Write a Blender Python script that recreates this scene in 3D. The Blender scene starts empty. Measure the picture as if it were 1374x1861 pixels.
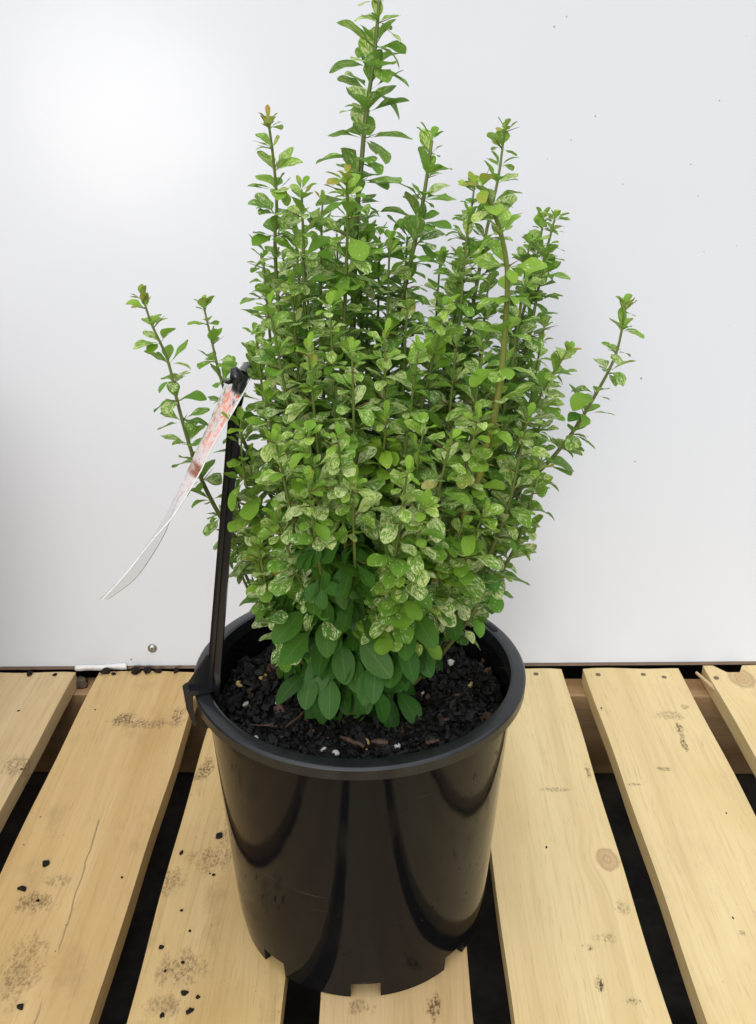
import bpy, bmesh, math, random
import numpy as np
from mathutils import Vector, Matrix, Euler

random.seed(11)
R = math.radians
SC = bpy.context.scene
COL = SC.collection

# ------------------------------------------------------------------ camera
H_CAM = 0.64
F_PX, W_PX, H_PX = 1735.0, 1374.0, 1861.0
PITCH, YAW, ROLL = R(23.39), 0.0042, 0.0
cd = bpy.data.cameras.new('camera')
cam = bpy.data.objects.new('camera', cd)
COL.objects.link(cam)
cam.location = (0, 0, H_CAM)
cam.rotation_euler = (R(90) - PITCH, ROLL, YAW)
cd.sensor_fit = 'VERTICAL'
cd.sensor_height = 36.0
cd.lens = F_PX / H_PX * 36.0
cd.clip_start = 0.01
cd.clip_end = 200.0
SC.camera = cam

# ------------------------------------------------------------------ light
SUN_EL, SUN_AZ = R(15), R(192.5)      # behind the camera, a little to its left
SKY_LO, SKY_HI = 0.2, 7.0
world = bpy.data.worlds.new('World')
SC.world = world
world.use_nodes = True
wn = world.node_tree
wn.nodes.clear()
sky = wn.nodes.new('ShaderNodeTexSky')
sky.sky_type = 'NISHITA'
sky.sun_disc = False
sky.sun_elevation = SUN_EL
sky.sun_rotation = SUN_AZ
sky.air_density = 1.0
sky.dust_density = 1.0
sky.ozone_density = 1.0
hs = wn.nodes.new('ShaderNodeHueSaturation')
hs.inputs['Saturation'].default_value = 0.22      # thin overcast: the blue is washed out
bgn = wn.nodes.new('ShaderNodeBackground')
bgn.inputs['Strength'].default_value = 0.15
wo = wn.nodes.new('ShaderNodeOutputWorld')
wn.links.new(sky.outputs[0], hs.inputs['Color'])
# an overcast sky is brightest overhead and dims to the horizon
wtc = wn.nodes.new('ShaderNodeTexCoord')
wsx = wn.nodes.new('ShaderNodeSeparateXYZ')
wn.links.new(wtc.outputs['Generated'], wsx.inputs[0])
wmr = wn.nodes.new('ShaderNodeMapRange')
wmr.inputs[1].default_value, wmr.inputs[2].default_value = 0.0, 1.0
wmr.inputs[3].default_value, wmr.inputs[4].default_value = SKY_LO, SKY_HI
wpw = wn.nodes.new('ShaderNodeMath')
wpw.operation = 'POWER'
wpw.use_clamp = True
wpw.inputs[1].default_value = 1.8
wn.links.new(wsx.outputs[2], wpw.inputs[0])
wn.links.new(wpw.outputs[0], wmr.inputs[0])
wmu = wn.nodes.new('ShaderNodeVectorMath')
wmu.operation = 'SCALE'
wn.links.new(hs.outputs[0], wmu.inputs[0])
wn.links.new(wmr.outputs[0], wmu.inputs['Scale'])
wn.links.new(wmu.outputs[0], bgn.inputs['Color'])
wn.links.new(bgn.outputs[0], wo.inputs[0])

sl = bpy.data.lights.new('sun', 'SUN')
sl.energy = 0.5
sl.angle = R(11)
sl.color = (1.0, 0.95, 0.88)
sun = bpy.data.objects.new('sun', sl)
COL.objects.link(sun)
sdir = Vector((math.sin(SUN_AZ) * math.cos(SUN_EL), math.cos(SUN_AZ) * math.cos(SUN_EL), math.sin(SUN_EL)))
sun.rotation_euler = sdir.to_track_quat('Z', 'Y').to_euler()
sun.location = sdir * 5

SC.view_settings.view_transform = 'Standard'
SC.view_settings.look = 'None'
SC.view_settings.exposure = 0.32
SC.view_settings.gamma = 1.0
SC.view_settings.use_curve_mapping = False
SC.render.engine = 'CYCLES'
SC.cycles.max_bounces = 10
SC.cycles.transparent_max_bounces = 16

# ------------------------------------------------------------------ helpers
CAM_M = Euler(cam.rotation_euler).to_matrix()


def at(u, v, Y):
    """photo point -> the place on the vertical plane y = Y"""
    d = CAM_M @ Vector((u - W_PX / 2, -(v - H_PX / 2), -F_PX))
    k = Y / d.y
    return Vector((d.x * k, Y, H_CAM + d.z * k))


def ground(u, v, z=0.0):
    d = CAM_M @ Vector((u - W_PX / 2, -(v - H_PX / 2), -F_PX))
    k = (z - H_CAM) / d.z
    return Vector((d.x * k, d.y * k, z))


def tag(o, label=None, cat=None, group=None, kind=None):
    if label: o['label'] = label
    if cat: o['category'] = cat
    if group: o['group'] = group
    if kind: o['kind'] = kind
    return o


def empty(name, loc):
    o = bpy.data.objects.new(name, None)
    o.empty_display_size = 0.05
    COL.objects.link(o)
    o.location = loc
    return o


def link_mesh(name, me, mat, parent=None, smooth=False, mats=None):
    for m in (mats or [mat]):
        me.materials.append(m)
    if smooth:
        me.polygons.foreach_set('use_smooth', [True] * len(me.polygons))
    o = bpy.data.objects.new(name, me)
    COL.objects.link(o)
    if parent is not None:
        o.parent = parent
        base = Vector((0, 0, 0))
        q = parent
        while q is not None:
            base += q.location
            q = q.parent
        me.transform(Matrix.Translation(-base))     # meshes are written in world space
    return o


def from_bm(name, bm, mat, parent=None, smooth=False, mats=None, autosmooth=None):
    bmesh.ops.recalc_face_normals(bm, faces=bm.faces)
    me = bpy.data.meshes.new(name)
    bm.to_mesh(me)
    bm.free()
    o = link_mesh(name, me, mat, parent, smooth, mats)
    if autosmooth is not None:
        me.set_sharp_from_angle(angle=autosmooth)
    return o


def bm_box(bm, lo, hi, bevel=0.0, seg=1):
    lo, hi = Vector(lo), Vector(hi)
    r = bmesh.ops.create_cube(bm, size=1.0)
    c, s = (lo + hi) / 2, hi - lo
    for v in r['verts']:
        v.co = Vector((v.co.x * s.x, v.co.y * s.y, v.co.z * s.z)) + c
    if bevel > 0:
        es = set()
        for v in r['verts']:
            es.update(v.link_edges)
        bmesh.ops.bevel(bm, geom=list(es), offset=bevel, segments=seg, affect='EDGES', profile=0.5)
    return r['verts']


def bm_tube(bm, pts, rads, n=8, caps=True):
    rings = []
    pts = [Vector(p) for p in pts]
    prev = None
    for i, p in enumerate(pts):
        a = pts[max(i - 1, 0)]
        b = pts[min(i + 1, len(pts) - 1)]
        d = (b - a).normalized()
        if prev is None:
            x = d.orthogonal().normalized()
        else:
            x = (prev - d * prev.dot(d)).normalized()
        prev = x
        y = d.cross(x)
        rings.append([bm.verts.new(p + (x * math.cos(2 * math.pi * k / n) + y * math.sin(2 * math.pi * k / n)) * rads[i]) for k in range(n)])
    for a, b in zip(rings[:-1], rings[1:]):
        for k in range(n):
            bm.faces.new((a[k], a[(k + 1) % n], b[(k + 1) % n], b[k]))
    if caps:
        bm.faces.new(rings[0][::-1])
        bm.faces.new(rings[-1])


def bm_lathe(bm, prof, c, n=96, closed=False):
    rings = []
    for r, z in prof:
        rings.append([bm.verts.new((c[0] + r * math.cos(2 * math.pi * k / n), c[1] + r * math.sin(2 * math.pi * k / n), c[2] + z)) for k in range(n)])
    prs = list(zip(rings[:-1], rings[1:]))
    if closed:
        prs.append((rings[-1], rings[0]))
    for a, b in prs:
        for k in range(n):
            bm.faces.new((a[k], a[(k + 1) % n], b[(k + 1) % n], b[k]))
    return rings


def catmull(pts, n):
    """n+1 points evenly spaced along a smooth curve through pts"""
    P = [Vector(p) for p in pts]
    P = [P[0] * 2 - P[1]] + P + [P[-1] * 2 - P[-2]]
    out = []
    for i in range(1, len(P) - 2):
        p0, p1, p2, p3 = P[i - 1:i + 3]
        for k in range(12):
            t = k / 12
            out.append(0.5 * ((2 * p1) + (-p0 + p2) * t + (2 * p0 - 5 * p1 + 4 * p2 - p3) * t * t + (-p0 + 3 * p1 - 3 * p2 + p3) * t ** 3))
    out.append(P[-2])
    L = [0.0]
    for a, b in zip(out[:-1], out[1:]):
        L.append(L[-1] + (b - a).length)
    res = []
    j = 0
    for k in range(n + 1):
        s = L[-1] * k / n
        while j < len(L) - 2 and L[j + 1] < s:
            j += 1
        f = (s - L[j]) / max(L[j + 1] - L[j], 1e-9)
        res.append(out[j].lerp(out[j + 1], min(max(f, 0), 1)))
    return res, L[-1]


class NT:
    """small node-tree builder"""
    def __init__(self, name):
        self.m = bpy.data.materials.new(name)
        self.m.use_nodes = True
        self.t = self.m.node_tree
        self.t.nodes.clear()
        self.out = self.t.nodes.new('ShaderNodeOutputMaterial')

    def n(self, typ, **kw):
        nd = self.t.nodes.new(typ)
        for k, v in kw.items():
            if k == 'ins':
                for a, b in v.items():
                    if isinstance(b, bpy.types.NodeSocket):
                        self.t.links.new(b, nd.inputs[a])
                    else:
                        nd.inputs[a].default_value = b
            else:
                setattr(nd, k, v)
        return nd

    def math(self, op, a, b=None, c=None, clamp=False):
        ins = {0: a}
        if b is not None: ins[1] = b
        if c is not None: ins[2] = c
        return self.n('ShaderNodeMath', operation=op, use_clamp=clamp, ins=ins).outputs[0]

    def mix(self, f, a, b, blend='MIX'):
        nd = self.n('ShaderNodeMix', data_type='RGBA', blend_type=blend)
        for i, x in ((0, f), (6, a), (7, b)):
            if isinstance(x, bpy.types.NodeSocket):
                self.t.links.new(x, nd.inputs[i])
            elif isinstance(x, (tuple, list)):
                nd.inputs[i].default_value = tuple(x) + ((1.0,) if len(x) == 3 else ())
            else:
                nd.inputs[i].default_value = x
        return nd.outputs[2]

    def ramp(self, f, stops):
        nd = self.n('ShaderNodeValToRGB', ins={0: f})
        cr = nd.color_ramp
        while len(cr.elements) < len(stops):
            cr.elements.new(0.5)
        for e, (p, c) in zip(cr.elements, stops):
            e.position = p
            e.color = tuple(c) + (1.0,) if isinstance(c, (tuple, list)) else (c, c, c, 1)
        return nd.outputs[0]

    def step(self, f, a, b):
        return self.n('ShaderNodeMapRange', interpolation_type='SMOOTHSTEP', ins={0: f, 1: a, 2: b}).outputs[0]

    def mapping(self, vec, scale=(1, 1, 1), loc=(0, 0, 0), rot=(0, 0, 0)):
        return self.n('ShaderNodeMapping', ins={0: vec, 1: loc, 2: rot, 3: scale}).outputs[0]

    def noise(self, vec, scale, detail=3.0, rough=0.55, dist=0.0):
        return self.n('ShaderNodeTexNoise', ins={'Vector': vec, 'Scale': scale, 'Detail': detail, 'Roughness': rough, 'Distortion': dist}).outputs[0]

    def obj(self):
        return self.n('ShaderNodeTexCoord').outputs['Object']

    def pos(self):
        return self.n('ShaderNodeNewGeometry').outputs['Position']

    def bsdf(self, color, rough=0.5, spec=0.5, bump=None, bstr=0.2, bdist=0.001, **extra):
        ins = {'Base Color': color if isinstance(color, bpy.types.NodeSocket) else tuple(color) + (1.0,),
               'Roughness': rough, 'Specular IOR Level': spec}
        ins.update(extra)
        p = self.n('ShaderNodeBsdfPrincipled', ins=ins)
        if bump is not None:
            b = self.n('ShaderNodeBump', ins={'Strength': bstr, 'Distance': bdist, 'Height': bump})
            self.t.links.new(b.outputs[0], p.inputs['Normal'])
        return p.outputs[0]

    def done(self, shader):
        self.t.links.new(shader, self.out.inputs[0])
        return self.m


# ------------------------------------------------------------------ materials
def mat_wall():
    b = NT('white_board')
    p = b.pos()
    sx = b.n('ShaderNodeSeparateXYZ', ins={0: p})
    big = b.noise(p, 2.5, 3)
    col = b.ramp(big, [(0.3, (0.63, 0.65, 0.685)), (0.7, (0.65, 0.665, 0.695))])
    smudge = b.step(b.noise(b.mapping(p, (6, 6, 2.2)), 2.0, 5, 0.6), 0.58, 0.75)
    col = b.mix(b.math('MULTIPLY', smudge, 0.06), col, (0.55, 0.53, 0.50))
    # dust and fly specks, most of them high on the right
    vo = b.n('ShaderNodeTexVoronoi', ins={'Vector': b.mapping(p, (1, 0.2, 1)), 'Scale': 85.0, 'Randomness': 1.0})
    rnd = b.n('ShaderNodeSeparateColor', ins={0: vo.outputs['Color']})
    dens = b.math('MULTIPLY', b.step(b.math('MULTIPLY_ADD', b.noise(p, 7.0, 2), 0.25, sx.outputs[0]), 0.22, 0.40), b.step(sx.outputs[2], 0.45, 0.62))
    keep = b.math('LESS_THAN', rnd.outputs[0], b.math('MULTIPLY_ADD', dens, 0.22, 0.012))
    size = b.math('MULTIPLY_ADD', rnd.outputs[1], 0.0011 * 85, 0.0003 * 85)
    dot = b.math('MULTIPLY', keep, b.math('LESS_THAN', vo.outputs['Distance'], size))
    col = b.mix(b.math('MULTIPLY', dot, 0.6), col, (0.12, 0.10, 0.08))
    fine = b.noise(p, 260, 2)
    bump = b.math('MULTIPLY_ADD', b.noise(p, 5.0, 2), 2.0, b.math('MULTIPLY', fine, 0.05))
    return b.done(b.bsdf(col, 0.18, 0.13, bump, 0.25, 0.0016))


def mat_plain(name, col, rough=0.5, spec=0.5, var=0.15, scale=60, bstr=0.15, **extra):
    b = NT(name)
    n = b.noise(b.pos(), scale, 4)
    lo = tuple(c * (1 - var) for c in col)
    hi = tuple(min(1, c * (1 + var)) for c in col)
    return b.done(b.bsdf(b.ramp(n, [(0.3, lo), (0.7, hi)]), rough, spec, n, bstr, 0.001, **extra))


def mat_wood(name, light, dark, seed, dirt=0.3, stains=(), knots=(), along='y', cracks=()):
    b = NT(name)
    p = b.pos()
    q = p
    loc = (seed * 3.17, seed * 1.3, seed * 0.7)
    if along == 'x':
        q = b.mapping(p, (1, 1, 1), rot=(0, 0, R(90)))
    # bend the grain round each knot
    sep = b.n('ShaderNodeSeparateXYZ', ins={0: p})
    shift = None
    kmask = None
    for (kx, ky, kr) in knots:
        dx = b.math('SUBTRACT', sep.outputs[0], kx)
        dy = b.math('SUBTRACT', sep.outputs[1], ky)
        d2 = b.math('SQRT', b.math('ADD', b.math('MULTIPLY', dx, dx), b.math('MULTIPLY', b.math('MULTIPLY', dy, dy), 0.5)))
        d2 = b.math('ADD', d2, b.math('MULTIPLY_ADD', b.noise(p, 120, 2), 0.005, -0.0025))
        k = b.step(d2, kr, kr * 0.55)
        kmask = (d2, k, kr) if kmask is None else kmask
        f = b.math('MULTIPLY', b.step(d2, kr * 3.5, kr * 0.5), b.math('MULTIPLY', dx, -0.7))
        shift = f if shift is None else b.math('ADD', shift, f)
    if shift is not None:
        q = b.n('ShaderNodeVectorMath', operation='ADD', ins={0: q, 1: b.n('ShaderNodeCombineXYZ', ins={0: shift}).outputs[0]}).outputs[0]
    warp = b.noise(b.mapping(q, (8, 1.1, 8), loc), 1.0, 3)
    warpv = b.n('ShaderNodeCombineXYZ', ins={0: b.math('MULTIPLY_ADD', warp, 0.05, -0.025)}).outputs[0]
    q2 = b.n('ShaderNodeVectorMath', operation='ADD', ins={0: q, 1: warpv}).outputs[0]
    figure = b.noise(b.mapping(q2, (34, 1.3, 34), loc), 1.0, 4, 0.6)
    grain = b.noise(b.mapping(q2, (420, 9, 420), loc), 1.0, 3, 0.6)
    pores = b.noise(b.mapping(q2, (900, 38, 900), loc), 1.0, 2, 0.5)
    cloud = b.noise(b.mapping(p, (9, 5, 9), loc), 1.0, 3)
    col = b.ramp(figure, [(0.28, tuple(c * 0.93 for c in dark)), (0.50, tuple((a + c) / 2 for a, c in zip(light, dark))), (0.72, light)])
    col = b.mix(b.math('MULTIPLY', b.step(grain, 0.48, 0.72), 0.40), col, tuple(c * 0.72 for c in dark))
    col = b.mix(b.math('MULTIPLY', b.step(pores, 0.60, 0.76), 0.42), col, tuple(c * 0.5 for c in dark))
    col = b.mix(b.math('MULTIPLY', b.step(cloud, 0.48, 0.75), 0.50), col, tuple(c * m for c, m in zip(dark, (0.85, 0.78, 0.68))))
    band = b.noise(b.mapping(q2, (13, 0.5, 13), loc), 1.0, 2)
    col = b.mix(b.math('MULTIPLY', b.step(band, 0.50, 0.68), 0.40), col, tuple(c * m for c, m in zip(dark, (0.88, 0.80, 0.70))))
    if kmask:
        d2, k, kr = kmask
        rings = b.math('SINE', b.math('MULTIPLY', d2, 1500.0))
        kc = b.ramp(b.math('MULTIPLY_ADD', rings, 0.5, 0.5), [(0.0, (0.40, 0.23, 0.10)), (1.0, (0.52, 0.34, 0.17))])
        col = b.mix(b.math('MULTIPLY', k, 0.75), col, kc)
        edge = b.math('MULTIPLY', b.step(d2, kr * 0.7, kr * 0.85), b.step(d2, kr * 1.15, kr * 0.9))
        col = b.mix(b.math('MULTIPLY', edge, 0.5), col, (0.30, 0.17, 0.08))
    # general grime and small dark specks of potting mix
    grime = b.math('MULTIPLY', b.step(b.noise(b.mapping(p, (22, 12, 22), loc), 1.0, 6, 0.65), 0.54, 0.72), dirt * 0.55)
    col = b.mix(grime, col, (0.25, 0.15, 0.055))
    sp = b.noise(b.mapping(p, (1, 0.7, 1), loc), 260, 2, 0.5)
    spm = b.math('MULTIPLY', b.step(sp, 0.70, 0.76), b.step(b.noise(b.mapping(p, (1, 1, 1), loc), 14, 2), 0.47, 0.60))
    col = b.mix(b.math('MULTIPLY', spm, min(1, dirt * 2.2)), col, (0.05, 0.035, 0.02))
    # smeared stains
    for (x, y, rx, ry, s) in stains:
        dx = b.math('DIVIDE', b.math('SUBTRACT', sep.outputs[0], x), rx)
        dy = b.math('DIVIDE', b.math('SUBTRACT', sep.outputs[1], y), ry)
        d = b.math('SQRT', b.math('ADD', b.math('MULTIPLY', dx, dx), b.math('MULTIPLY', dy, dy)))
        fall = b.step(d, 1.3, 0.25)
        nn = b.noise(b.mapping(p, (1, 0.40, 1), (x * 9, y * 7, 0)), 105, 8, 0.80)
        m = b.math('MULTIPLY', b.step(b.math('ADD', nn, b.math('MULTIPLY', fall, 0.22)), 0.635, 0.72), fall)
        gr = b.noise(b.mapping(p, (1, 0.6, 1), (x * 5, y * 3, 0)), 420, 3, 0.6)
        m = b.math('MULTIPLY', m, b.math('MULTIPLY_ADD', b.step(gr, 0.46, 0.56), 0.75, 0.25))
        col = b.mix(b.math('MULTIPLY', m, s), col, (0.085, 0.040, 0.012))
    for (x0_, y0_, x1_, y1_) in cracks:
        dl = math.hypot(x1_ - x0_, y1_ - y0_)
        nx_, ny_ = -(y1_ - y0_) / dl, (x1_ - x0_) / dl
        dd = b.math('ABSOLUTE', b.math('ADD', b.math('MULTIPLY', b.math('SUBTRACT', sep.outputs[0], x0_), nx_), b.math('MULTIPLY_ADD', b.math('SUBTRACT', sep.outputs[1], y0_), ny_, b.math('MULTIPLY_ADD', b.noise(p, 40, 3), 0.006, -0.003))))
        wl = b.math('MULTIPLY', b.step(dd, 0.0010, 0.0004), b.step(b.noise(b.mapping(p, (1, 0.3, 1)), 30, 2), 0.40, 0.50))
        wl = b.math('MULTIPLY', wl, b.math('LESS_THAN', sep.outputs[1], max(y0_, y1_)))
        col = b.mix(b.math('MULTIPLY', wl, 0.5), col, (0.03, 0.018, 0.008))
    h = b.math('ADD', b.math('MULTIPLY', grain, 0.7), b.math('MULTIPLY', pores, 0.3))
    return b.done(b.bsdf(col, b.math('MULTIPLY_ADD', grain, 0.2, 0.42), 0.4, h, 0.35, 0.0007))


def mat_pot():
    b = NT('black_plastic')
    p = b.pos()
    dust = b.step(b.noise(b.mapping(p, (10, 10, 5)), 2.0, 6, 0.65), 0.48, 0.75)
    col = b.mix(b.math('MULTIPLY', dust, 0.25), (0.005, 0.005, 0.006), (0.022, 0.020, 0.016))
    scr = b.noise(b.mapping(p, (40, 40, 400), rot=(0.2, 0.3, 0.5)), 1.0, 2)
    mud = b.math('MULTIPLY', b.step(b.noise(b.mapping(p, (1, 1, 0.8)), 170, 3, 0.6), 0.66, 0.69), b.step(b.noise(p, 16, 2), 0.50, 0.58))
    col = b.mix(b.math('MULTIPLY', mud, 0.9), col, (0.006, 0.005, 0.004))
    thin = b.math('MULTIPLY', b.step(b.noise(b.mapping(p, (14, 14, 700), rot=(0.12, -0.10, 0.0)), 1.0, 2), 0.70, 0.74), b.step(b.noise(p, 22, 2), 0.52, 0.60))
    col = b.mix(b.math('MULTIPLY', thin, 0.5), col, (0.07, 0.065, 0.055))
    rough = b.math('ADD', b.math('MULTIPLY_ADD', dust, 0.12, 0.085), b.math('MULTIPLY', mud, 0.4))
    bump = b.math('ADD', b.math('MULTIPLY', b.noise(p, 18, 2), 1.0), b.math('ADD', b.math('MULTIPLY', scr, 0.04), b.math('MULTIPLY', mud, 0.25)))
    return b.done(b.bsdf(col, rough, 0.18, bump, 0.17, 0.002))


def mat_leaf():
    b = NT('variegated_leaf')
    uv = b.n('ShaderNodeUVMap', uv_map='leaf_uv').outputs[0]
    at_ = b.n('ShaderNodeAttribute', attribute_name='leaf_kind')
    sp = b.n('ShaderNodeSeparateColor', ins={0: at_.outputs['Color']})
    varie, rnd, young = sp.outputs[0], sp.outputs[1], sp.outputs[2]
    red = at_.outputs['Alpha']
    suv = b.n('ShaderNodeSeparateXYZ', ins={0: uv})
    s, t = suv.outputs[0], suv.outputs[1]
    abs_s = b.math('ABSOLUTE', s)
    # feathered splashes following the veins
    along = b.math('SUBTRACT', t, b.math('MULTIPLY', abs_s, 0.30))
    vec = b.n('ShaderNodeCombineXYZ', ins={0: b.math('MULTIPLY', s, 0.62), 1: b.math('MULTIPLY', along, 1.15), 2: b.math('MULTIPLY', rnd, 90.0)}).outputs[0]
    n1 = b.noise(vec, 4.6, 5, 0.68, 0.7)
    n2 = b.noise(vec, 12.0, 3, 0.6, 0.4)
    nn = b.math('ADD', b.math('MULTIPLY', n1, 0.68), b.math('MULTIPLY', n2, 0.32))
    thr = b.math('MULTIPLY_ADD', varie, -0.18, 0.645)
    m = b.n('ShaderNodeMapRange', interpolation_type='SMOOTHSTEP', ins={0: nn, 1: b.math('SUBTRACT', thr, 0.02), 2: b.math('ADD', thr, 0.035)}).outputs[0]
    m = b.math('MULTIPLY', m, b.math('GREATER_THAN', varie, 0.03))
    # greens
    green = b.ramp(rnd, [(0.0, (0.030, 0.090, 0.012)), (0.3, (0.050, 0.165, 0.021)), (1.0, (0.128, 0.322, 0.036))])
    green = b.mix(young, green, (0.300, 0.480, 0.046))
    green = b.mix(b.math('MULTIPLY', b.step(n2, 0.45, 0.7), 0.30), green, b.mix(0.5, green, (0.13, 0.29, 0.05)))
    cream = b.mix(young, (0.82, 0.84, 0.50), (0.70, 0.78, 0.28))
    cream = b.mix(b.step(n2, 0.40, 0.62), b.mix(0.35, cream, (0.28, 0.47, 0.11)), cream)
    col = b.mix(m, green, cream)
    redc = b.mix(b.step(nn, 0.4, 0.6), (0.42, 0.20, 0.05), (0.50, 0.34, 0.07))
    col = b.mix(b.math('MULTIPLY', red, b.step(b.math('ADD', t, b.math('MULTIPLY', n1, 0.6)), 0.55, 1.05)), col, redc)
    # midrib
    rib = b.step(abs_s, 0.07, 0.02)
    col = b.mix(b.math('MULTIPLY', rib, 0.30), col, (0.22, 0.33, 0.08))
    geo = b.n('ShaderNodeNewGeometry')
    col = b.mix(b.math('MULTIPLY', geo.outputs['Backfacing'], 0.30), col, (0.20, 0.32, 0.13))
    veins = b.n('ShaderNodeTexWave', wave_type='BANDS', bands_direction='Y', ins={'Vector': b.n('ShaderNodeCombineXYZ', ins={0: 0.0, 1: along, 2: 0.0}).outputs[0], 'Scale': 2.6, 'Distortion': 1.0}).outputs['Fac']
    bump = b.math('ADD', b.math('MULTIPLY', veins, 0.4), b.math('MULTIPLY', n2, 0.5))
    pr = b.bsdf(col, b.math('MULTIPLY_ADD', rnd, 0.12, 0.42), 0.22, bump, 0.25, 0.0006)
    tr = b.n('ShaderNodeBsdfTranslucent', ins={0: b.mix(0.5, col, (0.21, 0.44, 0.033))}).outputs[0]
    mx = b.n('ShaderNodeMixShader', ins={0: 0.37, 1: pr, 2: tr})
    return b.done(mx.outputs[0])


def mat_stem():
    b = NT('stem_bark')
    a = b.n('ShaderNodeAttribute', attribute_name='stem_col').outputs['Color']
    n = b.noise(b.mapping(b.pos(), (1, 1, 0.3)), 300, 3)
    col = b.mix(b.math('MULTIPLY', n, 0.55), a, b.mix(0.7, a, (0.05, 0.03, 0.015)))
    return b.done(b.bsdf(col, 0.5, 0.4, n, 0.3, 0.0008))


def mat_soil():
    b = NT('wet_bark_mix')
    p = b.pos()
    n = b.noise(p, 90, 5, 0.7)
    col = b.ramp(n, [(0.3, (0.004, 0.0035, 0.003)), (0.6, (0.008, 0.0065, 0.0055)), (0.8, (0.020, 0.014, 0.010))])
    return b.done(b.bsdf(col, b.math('MULTIPLY_ADD', n, 0.6, 0.22), 0.26, n, 0.8, 0.003))


def mat_label_card():
    """clear plastic plant label, its upper half printed in pinks and reds"""
    b = NT('clear_printed_plastic')
    uv = b.n('ShaderNodeUVMap', uv_map='card_uv').outputs[0]
    s = b.n('ShaderNodeSeparateXYZ', ins={0: uv})
    x, t = s.outputs[0], s.outputs[1]          # t: 0 top, 1 lower tip
    n1 = b.noise(b.mapping(uv, (3.0, 16, 1)), 1.0, 4, 0.65, 0.6)
    n2 = b.noise(b.mapping(uv, (7.0, 36, 1), (3, 1, 0)), 1.0, 3, 0.6)
    pr = b.ramp(n1, [(0.36, (0.70, 0.12, 0.05)), (0.45, (0.80, 0.32, 0.22)), (0.52, (0.82, 0.60, 0.55)), (0.60, (0.62, 0.60, 0.58)), (0.68, (0.16, 0.17, 0.10))])
    left = b.mix(b.step(n2, 0.50, 0.56), (0.72, 0.68, 0.66), b.mix(b.step(n1, 0.45, 0.55), (0.34, 0.06, 0.04), (0.10, 0.12, 0.05)))
    pr = b.mix(b.step(b.math('MULTIPLY_ADD', n1, 0.9, x), 0.25, 0.55), pr, left)
    low = b.mix(b.step(n2, 0.60, 0.68), (0.78, 0.66, 0.64), (0.30, 0.05, 0.03))
    band = b.math('MULTIPLY', b.step(t, 0.35, 0.37), b.step(t, 0.42, 0.40))
    low = b.mix(band, low, (0.36, 0.10, 0.04))
    pr = b.mix(b.step(t, 0.27, 0.33), pr, low)
    edge = b.step(b.math('ABSOLUTE', x), 0.90, 0.97)
    pr = b.mix(edge, pr, (0.75, 0.75, 0.75))  # pale margin: the edge highlight is put into the colour
    topc = b.mix(b.step(x, -0.1, 0.3), (0.04, 0.045, 0.045), (0.10, 0.10, 0.10))
    pr = b.mix(b.step(t, 0.085, 0.06), pr, topc)
    op = b.math('MULTIPLY', b.step(t, 0.62, 0.45), b.math('MULTIPLY_ADD', b.step(n1, 0.64, 0.52), 0.45, 0.45))
    op = b.math('MULTIPLY', op, b.math('MULTIPLY_ADD', b.step(t, 0.06, 0.085), 0.85, 0.15))
    op = b.math('MAXIMUM', op, b.math('MULTIPLY', edge, 0.9))
    op = b.math('MAXIMUM', op, 0.15)
    col = b.mix(b.step(t, 0.48, 0.60), pr, (0.80, 0.80, 0.80))
    p = b.bsdf(col, 0.18, 0.5)
    tb = b.n('ShaderNodeBsdfTransparent', ins={0: (0.96, 0.96, 0.96, 1)}).outputs[0]
    mx = b.n('ShaderNodeMixShader', ins={0: op, 1: tb, 2: p})
    return b.done(mx.outputs[0])


M_WALL = mat_wall()
M_EDGE = mat_plain('raw_board_edge', (0.22, 0.15, 0.10), 0.8)
M_POT = mat_pot()
M_RIM = mat_plain('dusty_black_plastic', (0.010, 0.011, 0.012), 0.27, 0.45, 0.5, 45, 0.15)
M_STAKE = mat_plain('black_stake_plastic', (0.008, 0.008, 0.009), 0.22, 0.5, 0.2, 40, 0.1)
M_LEAF = mat_leaf()
M_STEM = mat_stem()
M_SOIL = mat_soil()
M_CARD = mat_label_card()
M_CARD_EDGE = mat_plain('cut_plastic_highlight', (0.8, 0.8, 0.8), 0.3)  # white carries the highlight along the card's cut edge
M_METAL = mat_plain('dull_zinc', (0.34, 0.34, 0.31), 0.38, 0.5, 0.25, 300, 0.2, Metallic=0.85)
M_SLOT = mat_plain('recess_shade_black', (0.004, 0.004, 0.004), 0.7)  # black stands in for the shade inside slots
M_TAPE = mat_plain('white_tape', (0.74, 0.73, 0.70), 0.35, 0.5, 0.06)
M_GROUND = mat_plain('dark_ground', (0.050, 0.045, 0.038), 0.9, 0.3, 0.5, 25, 0.5)
M_CRUMB = mat_plain('dark_bark_crumb', (0.012, 0.008, 0.006), 0.7, 0.2, 0.5, 400, 0.5)
M_TWIG = mat_plain('brown_bark_sliver', (0.075, 0.040, 0.022), 0.6, 0.4, 0.5, 300, 0.5)
M_PEB = mat_plain('white_pebble', (0.52, 0.50, 0.45), 0.6, 0.4, 0.25, 300)
M_PRILL = mat_plain('tan_husk', (0.50, 0.34, 0.13), 0.5, 0.4, 0.25, 300)
M_RUST = mat_plain('dull_nail', (0.16, 0.10, 0.06), 0.5, 0.5, 0.3, 400, 0.2)

# ------------------------------------------------------------------ ground and wall
GZ = -0.140
bm = bmesh.new()
bmesh.ops.create_grid(bm, x_segments=40, y_segments=40, size=8.0)
for v in bm.verts:
    v.co.z = GZ
tag(from_bm('ground', bm, M_GROUND), 'dark ground glimpsed through the gaps between the pallet boards', 'ground', kind='structure')

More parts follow.
